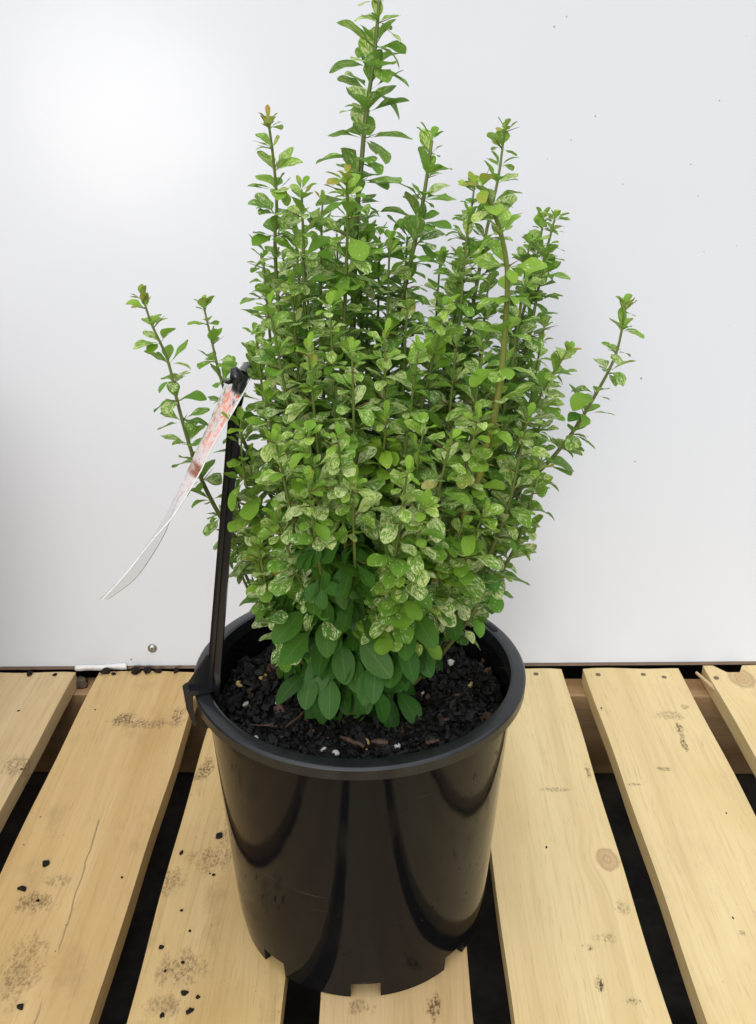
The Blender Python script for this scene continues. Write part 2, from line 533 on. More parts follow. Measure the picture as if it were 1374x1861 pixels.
WALL_Y, LEAN, WALL_ROT = 1.002, R(8), R(1.0)
WM = Matrix.Translation((0, WALL_Y, 0.002)) @ Matrix.Rotation(WALL_ROT, 4, 'Z') @ Matrix.Rotation(-LEAN, 4, 'X')


def wall_pt(u, v, off=0.0):
    """where the sight line of a photo point meets the board's face"""
    d = CAM_M @ Vector((u - W_PX / 2, -(v - H_PX / 2), -F_PX))
    n = WM.to_3x3() @ Vector((0, -1, 0))
    p0 = WM @ Vector((0, 0, 0))
    o = cam.location
    k = (p0 - o).dot(n) / d.dot(n)
    return Vector(o) + d * k + n * off


wall = empty('wall_board', WM.translation)
tag(wall, 'large glossy white board standing upright behind the pallet', 'wall')
bm = bmesh.new()
bm_box(bm, (-1.6, 0, 0), (1.6, 0.55, 1.35), 0.0015)  # depth added behind the face so the gap beneath stays dark
bm.transform(WM)
from_bm('panel', bm, M_WALL, wall)
bm = bmesh.new()
bm_box(bm, (-1.598, 0.001, -0.0035), (1.598, 0.018, -0.0002))
bm.transform(WM)
from_bm('lower_edge', bm, M_EDGE, wall)

# unseen slatted box, added only to shade and warm the board's lower left
blocker = empty('shade_blocker', (-0.70, 0.66, GZ))
tag(blocker, 'brown slatted box out of view, added to shade the white board from the left', 'blocker')
CRW = mat_wood('blocker_timber', (0.36, 0.20, 0.070), (0.26, 0.135, 0.045), 47.0, 0.2, (), ())
bm = bmesh.new()
bm_box(bm, (-0.843, 0.357, GZ + 0.006), (-0.580, 0.968, 0.452), 0.002)
from_bm('inner_box', bm, mat_plain('blocker_core', (0.10, 0.055, 0.022), 0.7), blocker)
for k in range(5):
    z0 = GZ + 0.004 + k * 0.118
    bm = bmesh.new()
    bm_box(bm, (-0.5797, 0.356, z0), (-0.565, 0.9685, z0 + 0.112), 0.0015)
    from_bm('slat', bm, CRW, blocker)
    bm = bmesh.new()
    bm_box(bm, (-0.844, 0.342, z0), (-0.5655, 0.3558, z0 + 0.112), 0.0015)
    from_bm('slat', bm, CRW, blocker)
for k in range(3):
    x0 = -0.843 + k * 0.093
    bm = bmesh.new()
    bm_box(bm, (x0, 0.3445, 0.4523), (x0 + 0.089, 0.968, 0.466), 0.0015)
    from_bm('lid_board', bm, CRW, blocker)

# screw with its washer head
sp = wall_pt(277, 1178)
scr = empty('screw', sp)
tag(scr, 'round grey screw head driven into the white board low on the left', 'screw')
WR = WM.to_3x3().to_4x4()
SM = Matrix.Translation(sp) @ WR @ Matrix.Rotation(R(90), 4, 'X')      # local z points out of the board
bm = bmesh.new()
bm_lathe(bm, [(0.0001, 0.0026), (0.0022, 0.0026), (0.0040, 0.0022), (0.0054, 0.0011), (0.0057, 0.0)], (0, 0, 0), 32)
bm.transform(SM)
from_bm('head', bm, M_METAL, scr, smooth=True)
bm = bmesh.new()
bm_box(bm, (-0.0019, -0.0004, 0.0024), (0.0019, 0.0004, 0.0029))
bm_box(bm, (-0.0004, -0.0019, 0.00245), (0.0004, 0.0019, 0.00295))
bm.transform(SM)
from_bm('cross_slot_shade', bm, M_SLOT, scr)  # raised black cross painted as the slot's shade

# strip of tape along the bottom edge
a0, a1 = wall_pt(137, 1213, 0.0008), wall_pt(231, 1210, 0.0008)
bm = bmesh.new()
upv = (WM.to_3x3() @ Vector((0, 0, 1))).normalized()
nv = (WM.to_3x3() @ Vector((0, -1, 0))).normalized()
N = 24
rows = []
for i in range(N + 1):
    f = i / N
    c = a0.lerp(a1, f)
    hh = 0.0030 + 0.0006 * math.sin(f * 9) + 0.0008 * f
    w = 0.0006 * math.sin(f * 14 + 1)
    rows.append([bm.verts.new(c + upv * hh + nv * 0.0003), bm.verts.new(c + nv * (0.0012 + abs(w))), bm.verts.new(c - upv * 0.0038 + nv * (0.0010 + w))])
for r0, r1 in zip(rows[:-1], rows[1:]):
    for k in range(2):
        bm.faces.new((r0[k], r1[k], r1[k + 1], r0[k + 1]))
o = from_bm('tape_strip', bm, M_TAPE, smooth=True)
sm = o.modifiers.new('thickness', 'SOLIDIFY'); sm.thickness = 0.0004
tag(o, 'short strip of whitish tape on the lower edge of the white board', 'tape')

# ------------------------------------------------------------------ pallet
pal = empty('pallet', (0.0, 0.35, GZ))
tag(pal, 'pale wooden pallet of wide spaced boards carrying the potted shrub', 'pallet')
TH = 0.0205
Y_END = 0.995


def stain(u, v, ru, rv, s):
    p = ground(u, v)
    q = ground(u + ru, v)
    r = ground(u, v - rv)
    return (p.x, p.y, abs(q.x - p.x), abs(r.y - p.y), s)


def knot(u, v, r):
    p = ground(u, v)
    return (p.x, p.y, r)


LT = (0.660, 0.480, 0.245)
DK = (0.520, 0.350, 0.155)
LT2 = (0.78, 0.61, 0.315)
DK2 = (0.69, 0.51, 0.235)
BOARDS = [
    # x0, x1 at the near side, light, dark, dirt, stains, knots
    (-0.6558, -0.5247, LT, DK, 0.5, (), ()),
    (-0.4969, -0.3721, (0.68, 0.505, 0.265), (0.56, 0.39, 0.185), 0.25, (stain(30, 1390, 40, 30, 0.6),), ()),
    (-0.3433, -0.2186, (0.66, 0.46, 0.21), (0.54, 0.35, 0.13), 0.55, (stain(225, 1308, 35, 18, 0.9), stain(325, 1300, 22, 25, 0.9), stain(260, 1315, 90, 14, 0.6), stain(60, 1640, 50, 30, 0.7), stain(40, 1760, 60, 90, 0.55), stain(105, 1600, 40, 20, 0.5), stain(160, 1222, 140, 8, 0.8)), ()),
    (-0.1923, -0.0750, (0.64, 0.45, 0.20), (0.50, 0.33, 0.12), 0.75, (stain(372, 1400, 28, 30, 0.9), stain(385, 1560, 60, 40, 0.6), stain(310, 1600, 40, 40, 0.5), stain(330, 1760, 70, 50, 0.6), stain(420, 1500, 40, 60, 0.5), stain(300, 1830, 60, 30, 0.5)), ()),
    (-0.0467, 0.0710, LT, DK, 0.35, (stain(790, 1830, 20, 40, 0.9), stain(650, 1830, 50, 20, 0.5)), ()),
    (0.1014, 0.2201, LT2, DK2, 0.10, (stain(1072, 1722, 22, 12, 0.9), stain(1090, 1790, 14, 28, 1.0), stain(1100, 1705, 30, 14, 0.5), stain(1150, 1820, 22, 10, 0.8), stain(1010, 1435, 45, 6, 0.5), stain(1068, 1400, 8, 26, 0.7), stain(1130, 1650, 25, 20, 0.4)), (knot(1104, 1562, 0.0100),)),
    (0.2474, 0.3637, LT2, DK2, 0.12, (stain(1235, 1325, 10, 22, 1.0), stain(1243, 1352, 8, 18, 1.0), stain(1205, 1397, 22, 6, 0.8), stain(1153, 1425, 16, 4, 0.7), stain(1350, 1697, 10, 10, 0.8), stain(1215, 1300, 40, 14, 0.5), stain(1245, 1285, 12, 8, 0.7)), ()),
    (0.3975, 0.5167, LT2, DK2, 0.12, (), (knot(1348, 1232, 0.0150),)),
    (0.5445, 0.6638, LT, DK, 0.3, (), ()),
]
random.seed(5)
board_objs = []
for i, (x0, x1, lt, dk, dirt, st, kn) in enumerate(BOARDS):
    cr = ()
    if i == 2:
        qa, qb = ground(180, 1490), ground(66, 1861)
        cr = ((qa.x, qa.y, qb.x, qb.y),)
    m = mat_wood('pale_board_%d' % i, lt, dk, i + 1.0, dirt, st, kn, cracks=cr)
    ny, nx = 80, 10
    yb = -0.26
    ye = Y_END + random.uniform(-0.002, 0.002) + x0 * 0.017
    if i == 7: ye += 0.004
    bm = bmesh.new()
    pa = [random.uniform(0, 6) for _ in range(6)]

    def xoff(y, side):
        return 0.0009 * math.sin(y * 9 + pa[side]) + 0.0005 * math.sin(y * 31 + pa[side + 2])
    top, bot = [], []
    for a in range(ny + 1):
        y = yb + (ye - yb) * a / ny
        rt, rb = [], []
        for c in range(nx + 1):
            f = c / nx
            x = (x0 + xoff(y, 0)) * (1 - f) + (x1 + xoff(y, 1)) * f
            z = 0.0009 * math.sin(y * 5 + pa[4]) * (f - 0.5) - 0.0007 * (abs(f - 0.5) * 2) ** 8
            yy = y
            if a == ny:
                yy += 0.0012 * math.sin(f * 7 + pa[5])
                if i == 7:                                   # splintered corner
                    if 0.18 < f < 0.32: yy -= 0.022
            rt.append(bm.verts.new((x, yy, z)))
            rb.append(bm.verts.new((x, yy, -TH)))
        top.append(rt); bot.append(rb)
    for a in range(ny):
        for c in range(nx):
            bm.faces.new((top[a][c], top[a][c + 1], top[a + 1][c + 1], top[a + 1][c]))
            bm.faces.new((bot[a][c], bot[a + 1][c], bot[a + 1][c + 1], bot[a][c + 1]))
        bm.faces.new((top[a][0], top[a + 1][0], bot[a + 1][0], bot[a][0]))
        bm.faces.new((top[a][nx], bot[a][nx], bot[a + 1][nx], top[a + 1][nx]))
    for c in range(nx):
        bm.faces.new((top[0][c], bot[0][c], bot[0][c + 1], top[0][c + 1]))
        bm.faces.new((top[ny][c], top[ny][c + 1], bot[ny][c + 1], bot[ny][c]))
    ob = from_bm('board', bm, m, pal, smooth=True, autosmooth=R(40))
    board_objs.append(ob)
NAILS = [(5, 974, 1225), (6, 1087, 1226), (6, 1169, 1226), (6, 1207, 1231), (7, 1302, 1232)]
for bi, u, v in NAILS:
    p = ground(u, v)
    bm = bmesh.new()
    bm_lathe(bm, [(0.0001, 0.0004), (0.0022, 0.0008), (0.0030, 0.0005), (0.0032, -0.002)], (p.x, p.y, 0.0), 16)
    from_bm('nail', bm, M_RUST, board_objs[bi], smooth=True)
# splinter beside the right-hand board
p = ground(1278, 1222)
bm = bmesh.new()
bm_tube(bm, [p + Vector((-0.006, 0.006, -0.004)), p + Vector((0.004, -0.02, -0.006)), p + Vector((0.016, -0.055, -0.009))], [0.0018, 0.0032, 0.001], 5)
from_bm('splinter', bm, mat_plain('torn_wood', (0.50, 0.36, 0.19), 0.7), board_objs[7])
MB = mat_wood('bearer_wood', (0.50, 0.33, 0.17), (0.34, 0.20, 0.09), 31.0, 0.3, (), (), along='x')
for (y0, y1) in ((0.972, 1.0093), (0.34, 0.376), (-0.25, -0.214)):
    bm = bmesh.new()
    bm_box(bm, (-0.66, y0, GZ + 0.001), (0.67, y1, -TH - 0.0008), 0.0015)
    from_bm('bearer', bm, MB, pal)

# ------------------------------------------------------------------ pot
PC = Vector((-0.0166, 0.6325, 0.0))
PH = 0.2388
pot = empty('plant_pot', PC)
tag(pot, 'round glossy black plastic nursery pot standing on the pallet boards', 'pot')
NS = 192
FOOT = 0.0165
bm = bmesh.new()
R0, R1 = 0.1045, 0.1178
body_prof = [(0.0005, FOOT), (0.0985, FOOT), (R0 - 0.0015, FOOT), (R0 + 0.0004, FOOT + 0.0012)]
for k in range(1, 13):
    f = k / 12
    body_prof.append((R0 + 0.0008 + (R1 - R0) * f, FOOT + (PH - 0.012 - FOOT) * f))
body_prof += [(R1 - 0.0018, PH - 0.010)]
for k in range(12, -1, -1):
    f = k / 12
    body_prof.append((R0 - 0.0022 + (R1 - R0) * f, FOOT + 0.004 + (PH - 0.012 - FOOT) * f))
rings = bm_lathe(bm, body_prof, PC, NS)
# feet: the base ring, broken by drainage notches
notches = [-87.5 + 45 * k for k in range(8)]


def in_notch(deg):
    for a in notches:
        d = (deg - a + 180) % 360 - 180
        if abs(d) < 6.8: return True
    return False


segs = [not in_notch((k + 0.5) * 360 / NS) for k in range(NS)]
for k in range(NS):
    if not segs[k]: continue
    a0_, a1_ = 2 * math.pi * k / NS, 2 * math.pi * (k + 1) / NS
    ro_t, ro_b, ri = R0 - 0.0012, R0 - 0.0026, R0 - 0.0075
    def pv(r, a, z): return bm.verts.new((PC.x + r * math.cos(a), PC.y + r * math.sin(a), z))
    t0, t1 = pv(ro_t, a0_, FOOT), pv(ro_t, a1_, FOOT)
    b0, b1 = pv(ro_b, a0_, 0.0004), pv(ro_b, a1_, 0.0004)
    i0, i1 = pv(ri, a0_, 0.0004), pv(ri, a1_, 0.0004)
    j0, j1 = pv(ri, a0_, FOOT), pv(ri, a1_, FOOT)
    bm.faces.new((t0, t1, b1, b0)); bm.faces.new((b0, b1, i1, i0)); bm.faces.new((i0, i1, j1, j0))
    if not segs[k - 1]: bm.faces.new((t0, b0, i0, j0))
    if not segs[(k + 1) % NS]: bm.faces.new((t1, j1, i1, b1))
bmesh.ops.remove_doubles(bm, verts=bm.verts, dist=0.00002)
from_bm('body', bm, M_POT, pot, smooth=True, autosmooth=R(35))
bm = bmesh.new()
RO = 0.1274
rim_prof = [(R1 - 0.0008, PH - 0.0105), (RO - 0.0012, PH - 0.0105), (RO - 0.0002, PH - 0.0095), (RO, PH - 0.0020), (RO - 0.0010, PH - 0.0006),
            (RO - 0.0022, PH), (RO - 0.0095, PH + 0.0003), (RO - 0.0112, PH - 0.0006), (RO - 0.0117, PH - 0.0025), (R1 - 0.0032, PH - 0.0105)]
bm_lathe(bm, rim_prof, PC, NS, closed=True)
from_bm('rim', bm, M_RIM, pot, smooth=True, autosmooth=R(28))
# finger slot on the right of the rim, its shade laid on as a black strip
for ang in (33,):
    bm = bmesh.new()
    rr = []
    for k in range(13):
        a = R(ang - 9 + 18 * k / 12)
        rr.append([bm.verts.new((PC.x + r_ * math.cos(a), PC.y + r_ * math.sin(a), PH + z_)) for r_, z_ in ((RO - 0.0085, 0.00045), (RO - 0.0045, 0.0003))])
    for q0, q1 in zip(rr[:-1], rr[1:]):
        bm.faces.new((q0[0], q1[0], q1[1], q0[1]))
    so = from_bm('handle_slot_shade', bm, M_SLOT, pot)
    md = so.modifiers.new('thickness', 'SOLIDIFY'); md.thickness = 0.0008; md.offset = 0.5

# ------------------------------------------------------------------ potting mix
random.seed(21)
SOIL_Z = PH - 0.034
RS = 0.1125


def soil_h(x, y):
    return SOIL_Z + 0.004 * math.sin(x * 61 + 1.3) * math.cos(y * 47) + 0.003 * math.sin(x * 130 + y * 90) + 0.012 * math.exp(-((x - PC.x) ** 2 + (y - PC.y) ** 2) / 0.0016)


bm = bmesh.new()
prev = None
for i in range(0, 41):
    r = RS * i / 40
    ring = []
    for k in range(96):
        a = 2 * math.pi * k / 96
        x, y = PC.x + r * math.cos(a), PC.y + r * math.sin(a)
        ring.append(bm.verts.new((x, y, soil_h(x, y) + random.uniform(-0.0018, 0.0018))))
        if i == 0: break
    if prev is not None:
        for k in range(96):
            if len(prev) == 1:
                bm.faces.new((prev[0], ring[k], ring[(k + 1) % 96]))
            else:
                bm.faces.new((prev[k], ring[k], ring[(k + 1) % 96], prev[(k + 1) % 96]))
    prev = ring
for _ in range(3600):                          # bark chips
    r = (RS - 0.003) * math.sqrt(random.uniform(0.08, 1))
    a = random.uniform(0, 2 * math.pi)
    x, y = PC.x + r * math.cos(a), PC.y + r * math.sin(a)
    l = random.uniform(0.0012, 0.0046) * random.choice((0.6, 0.8, 1, 1.7))
    w, t = l * random.uniform(0.25, 0.9), l * random.uniform(0.12, 0.35)
    mt = Matrix.Translation((x, y, soil_h(x, y) + random.uniform(0, 0.003))) @ Euler((random.gauss(0, 0.55), random.gauss(0, 0.55), random.uniform(0, 6.3))).to_matrix().to_4x4()
    n = random.choice((4, 5, 5, 6))
    lo_, hi_ = [], []
    for k in range(n):
        aa = 2 * math.pi * k / n + random.uniform(-0.3, 0.3)
        rr_ = random.uniform(0.7, 1.1)
        lo_.append(bm.verts.new(mt @ Vector((l * rr_ * math.cos(aa), w * rr_ * math.sin(aa), -t))))
        hi_.append(bm.verts.new(mt @ Vector((l * 0.85 * rr_ * math.cos(aa), w * 0.85 * rr_ * math.sin(aa), t + random.uniform(-0.3, 0.3) * t))))
    f0 = bm.faces.new(hi_)
    brown = 1 if random.random() < 0.035 else 0
    f0.material_index = brown
    bm.faces.new(lo_[::-1])
    for k in range(n):
        bm.faces.new((lo_[k], lo_[(k + 1) % n], hi_[(k + 1) % n], hi_[k])).material_index = brown
soil = from_bm('potting_mix', bm, M_SOIL, mats=[M_SOIL, M_TWIG])
tag(soil, 'wet black potting mix of bark chips filling the pot', 'potting mix', kind='stuff')


def on_soil(u, v):
    p = ground(u, v, SOIL_Z)
    p.z = soil_h(p.x, p.y) + 0.003
    return p


def blob(name, p, r, mat, flat=0.7, seed=0, jag=0.08):
    random.seed(seed)
    bm = bmesh.new()
    bmesh.ops.create_icosphere(bm, subdivisions=2, radius=1.0)
    ph = [random.uniform(0, 6) for _ in range(3)]
    st = (random.uniform(0.8, 1.3), random.uniform(0.7, 1.1))
    for v in bm.verts:
        c = v.co
        k = 1 + 0.16 * math.sin(3 * c.x + ph[0]) + 0.14 * math.sin(4 * c.y + ph[1]) + 0.1 * math.sin(5 * c.z + ph[2]) + random.uniform(-jag, jag)
        v.co = Vector((c.x * k * st[0], c.y * k * st[1], c.z * k * flat)) * r
    bm.transform(Matrix.Translation(p) @ Matrix.Rotation(random.uniform(0, 6), 4, 'Z'))
    me = bpy.data.meshes.new(name)
    bmesh.ops.recalc_face_normals(bm, faces=bm.faces)
    bm.transform(Matrix.Translation(-Vector(p)))
    bm.to_mesh(me); bm.free()
    me.materials.append(mat)
    me.polygons.foreach_set('use_smooth', [jag < 0.1] * len(me.polygons))
    o = bpy.data.objects.new(name, me)
    o.location = p
    COL.objects.link(o)
    return o


PEBS = [(820, 1206, 5.2, 'bright white pebble on the mix at the back right of the pot', 'big'),
        (446, 1278, 4.0, 'pale grey pebble on the mix near the stake', ''),
        (611, 1378, 4.4, 'broken white pebble against the front inside wall of the pot', ''),
        (588, 1373, 3.6, 'small whitish pebble left of the broken white one at the front wall', ''),
        (722, 1370, 4.8, 'cream round pebble at the front inside wall, right of the curled husk', ''),
        (768, 1265, 2.8, 'tiny pale chip in the middle of the mix right of the shrub', ''),
        (505, 1288, 3.4, 'beige squarish pebble on the mix left of the drooping leaves', ''),
        (466, 1347, 3.2, 'pale chip against the left front inside wall of the pot', '')]
for i, (u, v, r, lab, _) in enumerate(PEBS):
    o = blob('pebble', on_soil(u, v), r * 0.00058, M_PEB, 0.75, 100 + i)
    tag(o, lab, 'pebble', 'pale pebbles on the potting mix')
PRILLS = [(438, 1247, 'curled yellow husk on the mix just right of the stake'), (486, 1240, 'short golden husk beside the lowest left leaves'),
          (848, 1244, 'yellow husk fragment on the mix at the right of the pot'), (885, 1212, 'tan husk near the right inside wall of the pot'),
          (664, 1368, 'long pale curled husk at the front wall of the pot')]
for i, (u, v, lab) in enumerate(PRILLS):
    random.seed(300 + i)
    p = on_soil(u, v)
    big = (i == 4)
    n = 9
    pts = []
    a = random.uniform(0, 6)
    c = Vector((0, 0, 0))
    for k in range(n):
        pts.append(c.copy())
        a += random.uniform(0.2, 0.55) * (0.6 if big else 1)
        c += Vector((math.cos(a), math.sin(a), 0.25 * math.sin(k))) * (0.0026 if big else 0.0012)
    bm = bmesh.new()
    bm_tube(bm, [p + q for q in pts], [(0.0006 if big else 0.0013) * (0.5 + math.sin(math.pi * (k + 0.5) / n)) for k in range(n)], 7)
    me = bpy.data.meshes.new('husk')
    bmesh.ops.recalc_face_normals(bm, faces=bm.faces)
    bm.to_mesh(me); bm.free()
    o = link_mesh('husk', me, M_PRILL, smooth=True)
    tag(o, lab, 'husk', 'curled husks on the potting mix')
SLIV = [(545, 1325, 0.034, 1.0, 'long brown bark sliver lying on the mix below the lowest leaf', 1.0),
        (640, 1355, 0.022, -0.6, 'flat brown piece of bark near the front wall of the pot', 1.8),
        (690, 1365, 0.012, -0.2, 'reddish bark flake right of the curled husk at the front wall', 2.2),
        (480, 1317, 0.022, -0.15, 'thin reddish twig lying across the mix at the left front', 0.6),
        (785, 1358, 0.010, 0.3, 'small orange brown bark chip at the right front wall', 1.8),
        (878, 1205, 0.010, 1.3, 'short brown bark stick leaning on the right inside wall', 1.2)]
for i, (u, v, l, ang, lab, w) in enumerate(SLIV):
    random.seed(500 + i)
    p = on_soil(u, v) + Vector((0, 0, 0.002))
    bm = bmesh.new()
    d = Vector((math.cos(ang), math.sin(ang), 0.02))
    n = 6
    pts = [p + d * l * (k / n - 0.5) + Vector((random.uniform(-1, 1), random.uniform(-1, 1), random.uniform(-0.5, 1))) * 0.0006 for k in range(n + 1)]
    bm_tube(bm, pts, [0.0011 * w * (0.55 + 0.6 * math.sin(math.pi * (k + 0.3) / (n + 0.6))) * random.uniform(0.8, 1.15) for k in range(n + 1)], 6)
    o = from_bm('bark_sliver', bm, M_TWIG)
    tag(o, lab, 'bark', 'brown bark slivers on the potting mix')

# crumbs of mix on the boards
CR = [(398, 1520, 7.5, 'largest dark bark crumb on the boards, beside the pot on its left'), (41, 1616, 7.0, 'dark flat crumb on the board edge at the far left'),
      (84, 1570, 6.0, 'dark bark crumb higher up on the left board'), (38, 1831, 7.0, 'dark bark crumb near the bottom left corner'),
      (330, 1550, 5.0, ''), (345, 1838, 5.5, ''), (295, 1845, 4.0, ''), (336, 1805, 5.0, ''), (293, 1722, 4.5, ''), (332, 1749, 3.5, ''), (69, 1637, 3.5, ''),
      (388, 1590, 3.2, ''), (330, 1655, 3.2, ''), (382, 1588, 2.5, ''), (345, 1692, 2.5, ''), (222, 1595, 3.0, ''), (34, 1292, 2.6, ''), (39, 1398, 3.0, ''), (173, 1290, 2.0, ''), (993, 1540, 2.2, ''), (1320, 1478, 2.2, ''), (1093, 1287, 2.4, ''), (1332, 1668, 2.0, ''), (360, 1812, 3.6, ''), (290, 1625, 2.4, ''), (300, 1765, 2.4, '')]
for i, (u, v, r, lab) in enumerate(CR):
    p = ground(u, v, 0.0)
    o = blob('bark_crumb', p + Vector((0, 0, r * 0.0001)), r * 0.00050, M_CRUMB, 0.30, 700 + i, 0.22)
    tag(o, lab or 'small dark bark crumb scattered on the pale pallet boards', 'crumb', 'dark bark crumbs on the boards')
CL = [(192, 1223, 8), (248, 1223, 9), (268, 1222, 9), (288, 1222, 6), (320, 1221, 6), (55, 1226, 6), (100, 1227, 4), (207, 1226, 4)]
for i, (u, v, r) in enumerate(CL):
    p = ground(u, v, 0.0)
    o = blob('soil_clod', p + Vector((0, 0, r * 0.0003)), r * 0.00068, M_CRUMB, 0.6, 800 + i, 0.2)
    tag(o, 'dark lump of soil at the foot of the white board', 'soil clod', 'soil lumps along the foot of the white board')
# damp clump in the gap at the left
p = ground(148, 1242, -0.018)
o = blob('leaf_litter', p, 0.010, mat_plain('damp_litter', (0.10, 0.075, 0.045), 0.8, 0.3, 0.6, 200, 0.6), 0.7, 901)
tag(o, 'brown clump of litter caught in the left gap against the white board', 'litter')

# ------------------------------------------------------------------ label stake
S_TOP = at(431, 700, PC.y - 0.024)
S_BOT = at(383, 1255, PC.y - 0.036)
S_BOT.z = min(S_BOT.z, PH - 0.012)
stk = empty('label_stake', S_BOT)
tag(stk, 'slim black plastic stake clipped to the pot rim and holding a plant label', 'stake')
ax = (S_TOP - S_BOT).normalized()
sx_ = ax.cross(Vector((0, -1, 0.0))).normalized()      # across the picture
if sx_.x < 0: sx_ = -sx_
sy_ = ax.cross(sx_).normalized()
if sy_.y > 0: sy_ = -sy_                               # toward the camera


def sp_(a, x, y):
    """point a metres up the stake, x across it, y toward the viewer"""
    return S_BOT + ax * a + sx_ * x + sy_ * y


SL = (S_TOP - S_BOT).length
bm = bmesh.new()
sec = [(-1, -0.8), (1, -0.8), (1, 0.55), (0.45, 0.55), (0.40, 0.12), (-0.02, 0.12), (-0.08, 0.75), (-0.55, 0.85), (-1, 0.5)]
prev = None
for k in range(25):
    f = k / 24
    hw = 0.0050 * (1 - f) + 0.0040 * f
    ring = [bm.verts.new(sp_(-0.02 + (SL + 0.012) * f, x * hw, y * hw)) for x, y in sec]
    if prev:
        for j in range(len(sec)):
            bm.faces.new((prev[j], prev[(j + 1) % len(sec)], ring[(j + 1) % len(sec)], ring[j]))
    else:
        bm.faces.new(ring[::-1])
    prev = ring
bm.faces.new(prev)
from_bm('shaft', bm, M_STAKE, stk)
# gusset and hook over the rim
ra = math.atan2(S_BOT.y - PC.y, S_BOT.x - PC.x)
rd = Vector((math.cos(ra), math.sin(ra), 0))
tn = Vector((-rd.y, rd.x, 0))


def rim_p(r, z, t=0.0):
    return Vector((PC.x, PC.y, PH)) + rd * r + Vector((0, 0, z)) + tn * t


def slab(bm, pts, th):
    A = [bm.verts.new(p - tn * th) for p in pts]
    B = [bm.verts.new(p + tn * th) for p in pts]
    bm.faces.new(A); bm.faces.new(B[::-1])
    for k in range(len(pts)):
        bm.faces.new((A[k], B[k], B[(k + 1) % len(pts)], A[(k + 1) % len(pts)]))


rs = (Vector((S_BOT.x, S_BOT.y, 0)) - Vector((PC.x, PC.y, 0))).length
bm = bmesh.new()
slab(bm, [rim_p(rs, 0.030), rim_p(RO + 0.0060, 0.0055), rim_p(RO + 0.0065, 0.0012), rim_p(rs - 0.004, 0.0012)], 0.0016)
from_bm('gusset', bm, M_STAKE, stk)
bm = bmesh.new()
hk = [rim_p(rs - 0.006, 0.0012), rim_p(rs - 0.006, 0.0050), rim_p(RO + 0.0050, 0.0058), rim_p(RO + 0.0082, 0.0035), rim_p(RO + 0.0075, -0.010), rim_p(RO + 0.0035, -0.026), rim_p(RO + 0.0008, -0.0265), rim_p(RO + 0.0024, -0.010), rim_p(RO + 0.0024, 0.0010)]
slab(bm, hk, 0.0062)
bmesh.ops.bevel(bm, geom=list(bm.edges), offset=0.0006, segments=2, affect='EDGES')
from_bm('rim_clip', bm, M_STAKE, stk)
# head: small brace plus a roller that pinches the card
bm = bmesh.new()
slab_pts = [sp_(SL - 0.062, 0.004, 0), sp_(SL - 0.040, 0.004, 0), sp_(SL - 0.049, 0.013, 0.0), sp_(SL - 0.055, 0.014, 0.0)]
A = [bm.verts.new(p + sy_ * 0.001) for p in slab_pts]; B = [bm.verts.new(p - sy_ * 0.001) for p in slab_pts]
bm.faces.new(A); bm.faces.new(B[::-1])
for k in range(4):
    bm.faces.new((A[k], B[k], B[(k + 1) % 4], A[(k + 1) % 4]))
from_bm('brace', bm, M_STAKE, stk)
HP = at(446, 676, PC.y - 0.012)
bm = bmesh.new()
h1 = at(440, 684, PC.y - 0.036)
bm_tube(bm, [HP + Vector((-0.001, -0.012, 0)), HP, HP + Vector((0.0005, 0.006, 0.0005))], [0.0044, 0.0046, 0.0044], 16)
bm_tube(bm, [sp_(SL - 0.012, 0, 0), at(437, 690, PC.y - 0.024), at(444, 679, PC.y - 0.018)], [0.0046, 0.0046, 0.0042], 10)
from_bm('roller', bm, M_STAKE, stk, smooth=True, autosmooth=R(40))
bm = bmesh.new()
bm_tube(bm, [at(437, 695, PC.y - 0.029), at(429, 682, PC.y - 0.028), at(425, 668, PC.y - 0.027)], [0.0040, 0.0048, 0.0022], 8)
bm_tube(bm, [at(429, 690, PC.y - 0.028), at(415, 695, PC.y - 0.032), at(404, 692, PC.y - 0.034)], [0.0022, 0.0014, 0.0008], 6)
from_bm('clip_jaw', bm, M_STAKE, stk, smooth=True)

# the hanging label card, a twisted strip of clear plastic
E1 = [(457, 688), (424, 748), (388, 808), (362, 862), (333, 910), (311, 943), (278, 981), (227, 1045), (184, 1092)]
E2 = [(424, 654), (399, 722), (377, 781), (353, 835), (334, 884), (315, 930), (297, 976), (250, 1048), (197, 1090)]
K = len(E1)
D1 = [0.535, 0.530, 0.527, 0.524, 0.521, 0.518, 0.515, 0.512, 0.510]
D2 = [0.580, 0.579, 0.577, 0.575, 0.572, 0.570, 0.567, 0.562, 0.545]
c1, _ = catmull([at(u, v, d + 0.0485) for (u, v), d in zip(E1, D1)], 60)
c2, _ = catmull([at(u, v, d + 0.0485) for (u, v), d in zip(E2, D2)], 60)
card = empty('plant_label', c1[0])
tag(card, 'clear plastic plant label with red and pink print curling from the black stake', 'label')
me = bpy.data.meshes.new('card')
vs, fs, uvs = [], [], []
NX = 12
for i in range(61):
    for k in range(NX + 1):
        f = k / NX
        bow = math.sin(math.pi * f) * 0.004
        vs.append(c1[i].lerp(c2[i], f) + Vector((-bow, 0, bow * 0.3)))
for i in range(60):
    for k in range(NX):
        a = i * (NX + 1) + k
        fs.append((a, a + 1, a + NX + 2, a + NX + 1))
me.from_pydata([tuple(v) for v in vs], [], fs)
ul = me.uv_layers.new(name='card_uv')
for l in me.loops:
    i, k = divmod(l.vertex_index, NX + 1)
    ul.data[l.index].uv = (k / NX * 2 - 1, i / 60)
link_mesh('sheet', me, M_CARD, card, smooth=True)
bm = bmesh.new()
bm_tube(bm, c1, [0.00042] * 61, 6)  # cut edge of the card, its highlight put into the white
from_bm('cut_edge_highlight', bm, M_CARD_EDGE, card, smooth=True)

